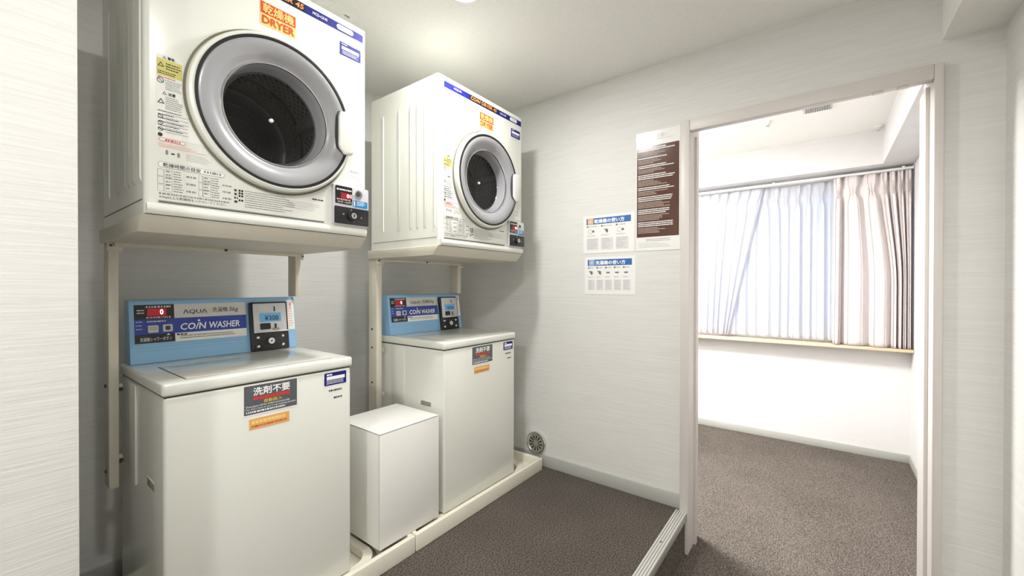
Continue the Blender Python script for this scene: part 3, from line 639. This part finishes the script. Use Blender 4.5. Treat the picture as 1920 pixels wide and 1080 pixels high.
# ------------------------------------------------------------------ wall vent
vg = thing('wall_vent',(XP,1.597,.152),'round steel wall vent just above the grey baseboard','vent')
def ring_x(prof,n=40):
    m=MB(); vs=[]
    for r,x in prof:
        for i in range(n): vs.append((x,r*math.cos(2*math.pi*i/n),r*math.sin(2*math.pi*i/n)))
    return m.add(vs,[(j*n+i,j*n+(i+1)%n,(j+1)*n+(i+1)%n,(j+1)*n+i) for j in range(len(prof)-1) for i in range(n)])
ring_x([(.078,0),(.078,-.014),(.074,-.020),(.066,-.018),(.062,-.014)]).build('rim',CHROME,vg,smooth=True)
ring_x([(.063,-.015),(.02,-.016),(.0001,-.016)]).build('face_plate',STEELG,vg,smooth=True)
for i in range(12):
    a=2*math.pi*i/12+.12; ca,sa=math.cos(a),math.sin(a); pts=[(.020,-.0014),(.048,-.0046),(.052,-.003),(.052,.003),(.048,.0046),(.020,.0014)]
    m=MB(); m.prism([(-.0158,r*ca-q*sa,r*sa+q*ca) for r,q in pts],(-.0012,0,0)); m.build('slot',HOLE,vg)

# ------------------------------------------------------------------ notices on the end wall
def wframe(y,z): return Fr((XP,y,z),(0,-1,0),(0,0,1))
def brown_notice():
    rng=random.Random(3); f=wframe(.889,1.457)
    t=thing('notice_board',(XP,.889,1.457),'tall brown notice sheet covered with white print beside the door frame','notice')
    f=Fr((0,0,0),(0,-1,0),(0,0,1))
    sh=plate(f,0,.252,0,.694,.0,.003,'sheet',mat('glossy_sheet',(234,233,230),.12),t,r=.003)
    text(f,'お願い',.120,.186,.650,.672,.0036,'lettering',PALEINK,sh)
    bars(MB(),f,.105,.215,.645,.638,1,.0034,rng,fill=.6,ragged=0).build('fine_print',PALEINK,sh,fixn=False)
    br=plate(f,.004,.245,.080,.609,.003,.0036,'brown_field',mat('brown_gloss',(88,56,46),.18),sh)
    wm=MB(); gm=MB(); b=.600
    for nl,ng in ((2,3),(1,3),(2,3),(3,4),(2,3),(3,4),(3,4),(3,4),(2,2)):
        bars(wm,f,.011,.222,b,b-.0105*nl,nl,.0040,rng,fill=.5,ragged=.25,ch=.55,gap=.25); b-=.0105*nl+.002
        bars(gm,f,.011,.205,b,b-.0088*ng,ng,.0040,rng,fill=.55,ragged=.55,ch=.5,gap=.2); b-=.0088*ng+.0055
        if b<.10: break
    wm.build('white_print',STICK,sh,fixn=False); gm.build('small_print',mat('brown_grey_ink',(168,150,140),.5),sh,fixn=False)
    bars(MB(),f,.060,.225,.068,.050,2,.0036,rng,fill=.35,ragged=.2).build('fine_print',GREYINK,sh,fixn=False)
    bars(MB(),f,.016,.200,.046,.014,4,.0036,rng,fill=.35,ragged=.4).build('fine_print',PALEINK,sh,fixn=False)
brown_notice()
def howto(y,z,w,h,title,ncol,label,sq,seed):
    rng=random.Random(seed)
    t=thing('instruction_sheet',(XP,y,z),label,'notice','how-to sheets on the wall')
    f=Fr((0,0,0),(0,-1,0),(0,0,1))
    sh=plate(f,0,w,0,h,0,.002,'sheet',SHEET,t,r=.004)
    a0,a1=.022,w-.022; bt=h-.016
    hd=plate(f,a0,a1,bt-.039,bt,.002,.0026,'header_band',HDRB,sh)
    plate(f,a0+.009,a0+.048,bt-.037,bt-.001,.0026,.0031,'header_symbol',sq,sh,r=.004)
    plate(f,a0+.018,a0+.039,bt-.029,bt-.010,.0031,.0034,'header_symbol',PALEINK,sh,r=.008)
    text(f,title,a0+.054,a1-.040,bt-.034,bt-.007,.0034,'lettering',WHITE,sh,bold=.03)
    cw=(a1-a0)/ncol
    gp=MB(); SI=mat('step_ink',(110,110,112),.6)
    for k in range(ncol):
        c0=a0+k*cw; nb=MB(); ic=MB(); pk=MB()
        nb.prism([f.p(c0+.008+.006*math.cos(2*math.pi*i/12),bt-.052+.006*math.sin(2*math.pi*i/12),.002) for i in range(12)],f.n*.0006)
        bars(gp,f,c0+.018,c0+cw*.8,bt-.049,bt-.055,1,.0024,rng,fill=1,ragged=.2,ch=.6)
        # step picture: a round machine door or an arrow-like hand
        cx=c0+cw*.38; cy=bt-.083
        if k in (1,) or ncol==5 and k==0:
            ic.prism([f.p(cx-.014,cy+.012,.002),f.p(cx+.010,cy+.010,.002),f.p(cx+.014,cy-.004,.002),f.p(cx+.006,cy-.016,.002),f.p(cx-.002,cy-.006,.002)],f.n*.0006)
        elif ncol==5:
            ic.prism([f.p(a,b,.002) for a,b in rrect(cx-.012,cx+.012,cy-.005,cy+.004,.003)],f.n*.0006)
        else:
            gp.add([f.p(cx-.012+rr*math.cos(2*math.pi*i/14),cy+rr*math.sin(2*math.pi*i/14),.0024) for rr in (.012,.015) for i in range(14)],[(i,(i+1)%14,14+(i+1)%14,14+i) for i in range(14)])
            ic.prism([f.p(cx+.010+.008*math.cos(2*math.pi*i/12),cy+.008*math.sin(2*math.pi*i/12),.002) for i in range(12)],f.n*.0006)
        bars(gp,f,c0+.004,c0+cw*.75,bt-.108,bt-.114,1,.0024,rng,fill=.8,ragged=.3,ch=.6)
        pk.prism([f.p(a,b,.002) for a,b in rrect(c0+.003,c0+cw*.84,.020 if ncol==3 else .026,bt-.128,.002)],f.n*.0003)
        bars(gp,f,c0+.006,c0+cw*.80,bt-.131,.024 if ncol==3 else .030,6,.0027,rng,fill=.3,ragged=.5,ch=.6)
        nb.build('step_number',SI,sh); ic.build('step_picture',SI,sh); pk.build('text_panel',mat('panel_grey',(216,212,213),.6),sh)
    gp.build('fine_print',mat('mid_ink',(176,174,176),.6),sh,fixn=False)
howto(1.238,1.458,.338,.238,'乾燥機の使い方',3,'upper how-to sheet with blue header and orange square, left of the brown notice',mat('sheet_orange',(232,178,120),.5),11)
howto(1.229,1.197,.336,.236,'洗濯機の使い方',5,'lower how-to sheet with blue header and five steps',mat('sheet_blue',(150,172,214),.5),12)

# ------------------------------------------------------------------ ceiling hatch above the dryers
hp_=thing('ceiling_hatch',(.86,1.785,ZC),'small flush ceiling hatch above the nearer dryer','hatch')
MB().box(-.22,.275,0,.30,-.004,0).build('hatch_frame',CEIL,hp_,bevel=.001)
MB().box(-.195,.25,.022,.278,-.006,-.003).build('hatch_door',CEIL,hp_,bevel=.001)
MB().box(.22,.245,.018,.024,-.0075,-.004).build('hatch_latch',STEELG,hp_)

# ------------------------------------------------------------------ far room: curtains and ceiling fittings
def rail():
    t=thing('curtain_rail',(FX-.075,-.585,2.215),'slim white double curtain rail over the window','curtain rail')
    for k,x in enumerate((-.028,.028)):
        MB().box(x-.009,x+.009,0,2.75,-.010,.010).build('track',WHITEP,t,bevel=.002)
    for y in (.05,.95,1.85,2.7): MB().box(-.035,.075,y,y+.02,.010,.022).build('bracket',WHITEP,t,bevel=.002)
    for i in range(9): MB().cyl((-.028,.03+i*.057,-.022),(0,0,1),.004,.014,6).build('runner',GREYINK,t)
rail()
def curtain(name,label,x,y0,y1,zb,zt,wd,amp,m,seed,front=.62,edge=0.0,group=None,thick=.0015):
    """hanging cloth: wide folds below, gathered into pinch pleats at the heading"""
    rng=random.Random(seed); t=thing(name,(x,y0,zb),label,'curtain',group)
    npl=len(wd); tot=sum(wd); L=y1-y0; H=zt-zb; nz=40; ns=16
    cum=[0]
    for q in wd: cum.append(cum[-1]+q/tot)
    am=[rng.uniform(.75,1.15) for _ in wd]; ph=[rng.uniform(-1,1) for _ in range(npl+1)]
    sm=lambda v: max(0,min(1,v))**2*(3-2*max(0,min(1,v)))
    vs=[]; cols=npl*ns
    for j in range(nz+1):
        v=j/nz; z=H*v
        pin=math.exp(-((v-.905)/.035)**2)
        up=sm((v-.35)/.65)
        for i in range(cols+1):
            k=min(npl-1,i//ns); q=(i-k*ns)/ns
            c0=cum[k]*(1-.45*up)+(k/npl)*.45*up; c1=cum[k+1]*(1-.45*up)+((k+1)/npl)*.45*up
            c0+=.012*ph[k]*math.sin(2.4*v+ph[k])*(1-v); c1+=.012*ph[k+1]*math.sin(2.4*v+ph[k+1])*(1-v)
            e=(1-front)/2
            wv=-1+2*(1-sm(q/e) if q<e else (sm((q-1+e)/e) if q>1-e else 0))
            wv+=.28*math.sin(2*math.pi*q*2+ph[k]*2+v)*(1 if e<q<1-e else .3)
            yy=c0+(c1-c0)*(q+.055*math.sin(4*math.pi*q))
            a=amp*am[k]*(1-.30*v)*(1-.45*pin)
            yy=yy+(c1-c0)*.16*pin*math.sin(2*math.pi*q)
            xx=a*wv + amp*.5*pin*math.sin(6*math.pi*q)*.6
            Y=L*yy
            if edge: Y+=edge*(1-v)*max(0,1-yy*2.2)**2
            vs.append((xx,Y,z))
    n=cols+1
    fs=[(j*n+i,j*n+i+1,(j+1)*n+i+1,(j+1)*n+i) for j in range(nz) for i in range(cols)]
    o=MB().add(vs,fs).build('fabric',m,t,smooth=True,fixn=False)
    so=o.modifiers.new('thickness','SOLIDIFY'); so.thickness=thick; so.offset=0
    for nm,ja,jb in (('heading_tape',nz-2,nz),('hem',0,2)):
        hv=[(vs[j*n+i][0]+.003,vs[j*n+i][1],vs[j*n+i][2]) for j in range(ja,jb+1) for i in range(n)]
        MB().add(hv,[(j*n+i,j*n+i+1,(j+1)*n+i+1,(j+1)*n+i) for j in range(jb-ja) for i in range(cols)]).build(nm,m,t,smooth=True,fixn=False)
    return t
curtain('curtain','beige pleated drape bunched at the right end of the window',FX-.105,-.578,-.072,.742,2.200,[.45,.45,.5,.65,2.3,3.0,1.0],.030,BEIGE,4)
_r=random.Random(8)
curtain('sheer_curtain','white sheer curtain panel hanging next to the beige drape',FX-.030,-.115,.86,.760,2.195,[_r.uniform(.7,1.4) for _ in range(11)],.013,SHEER,9,group='sheer curtains')
curtain('sheer_curtain','white sheer curtain panel nearest the left door jamb',FX-.070,.46,1.95,.760,2.195,[_r.uniform(.7,1.4) for _ in range(16)],.013,SHEER,5,group='sheer curtains',edge=.30)
av=thing('ceiling_vent',(3.70,.035,ZC),'small slatted air vent in the side room ceiling','vent')
MB().box(-.055,.055,-.085,.085,-.006,0).build('frame',GREYBAND,av,bevel=.001)
for i in range(11): MB().box(-.042,.042,-.072+i*.0137,-.066+i*.0137,-.010,-.004).build('slat',GREYINK,av)
def detector(x,y,label,r):
    t=thing('smoke_detector',(x,y,ZC),label,'detector','ceiling detectors')
    MB().cyl((0,0,-.012),(0,0,1),r,.012,24).build('base',WHITEP,t,smooth=True)
    MB().cyl((0,0,-.030),(0,0,1),r*.55,.020,20,r*.8).build('head',GREYBAND,t,smooth=True)
    for k in range(4):
        a=k*math.pi/2; c_,s_=r*.45*math.cos(a),r*.45*math.sin(a)
        MB().box(c_-.002,c_+.002,s_-.002,s_+.002,-.038,-.028).build('cage_bar',GREYINK,t)
detector(4.40,-.355,'round smoke detector near the beam corner of the side room ceiling',.028)
detector(3.77,.346,'small round ceiling sensor left of the slatted vent',.020)
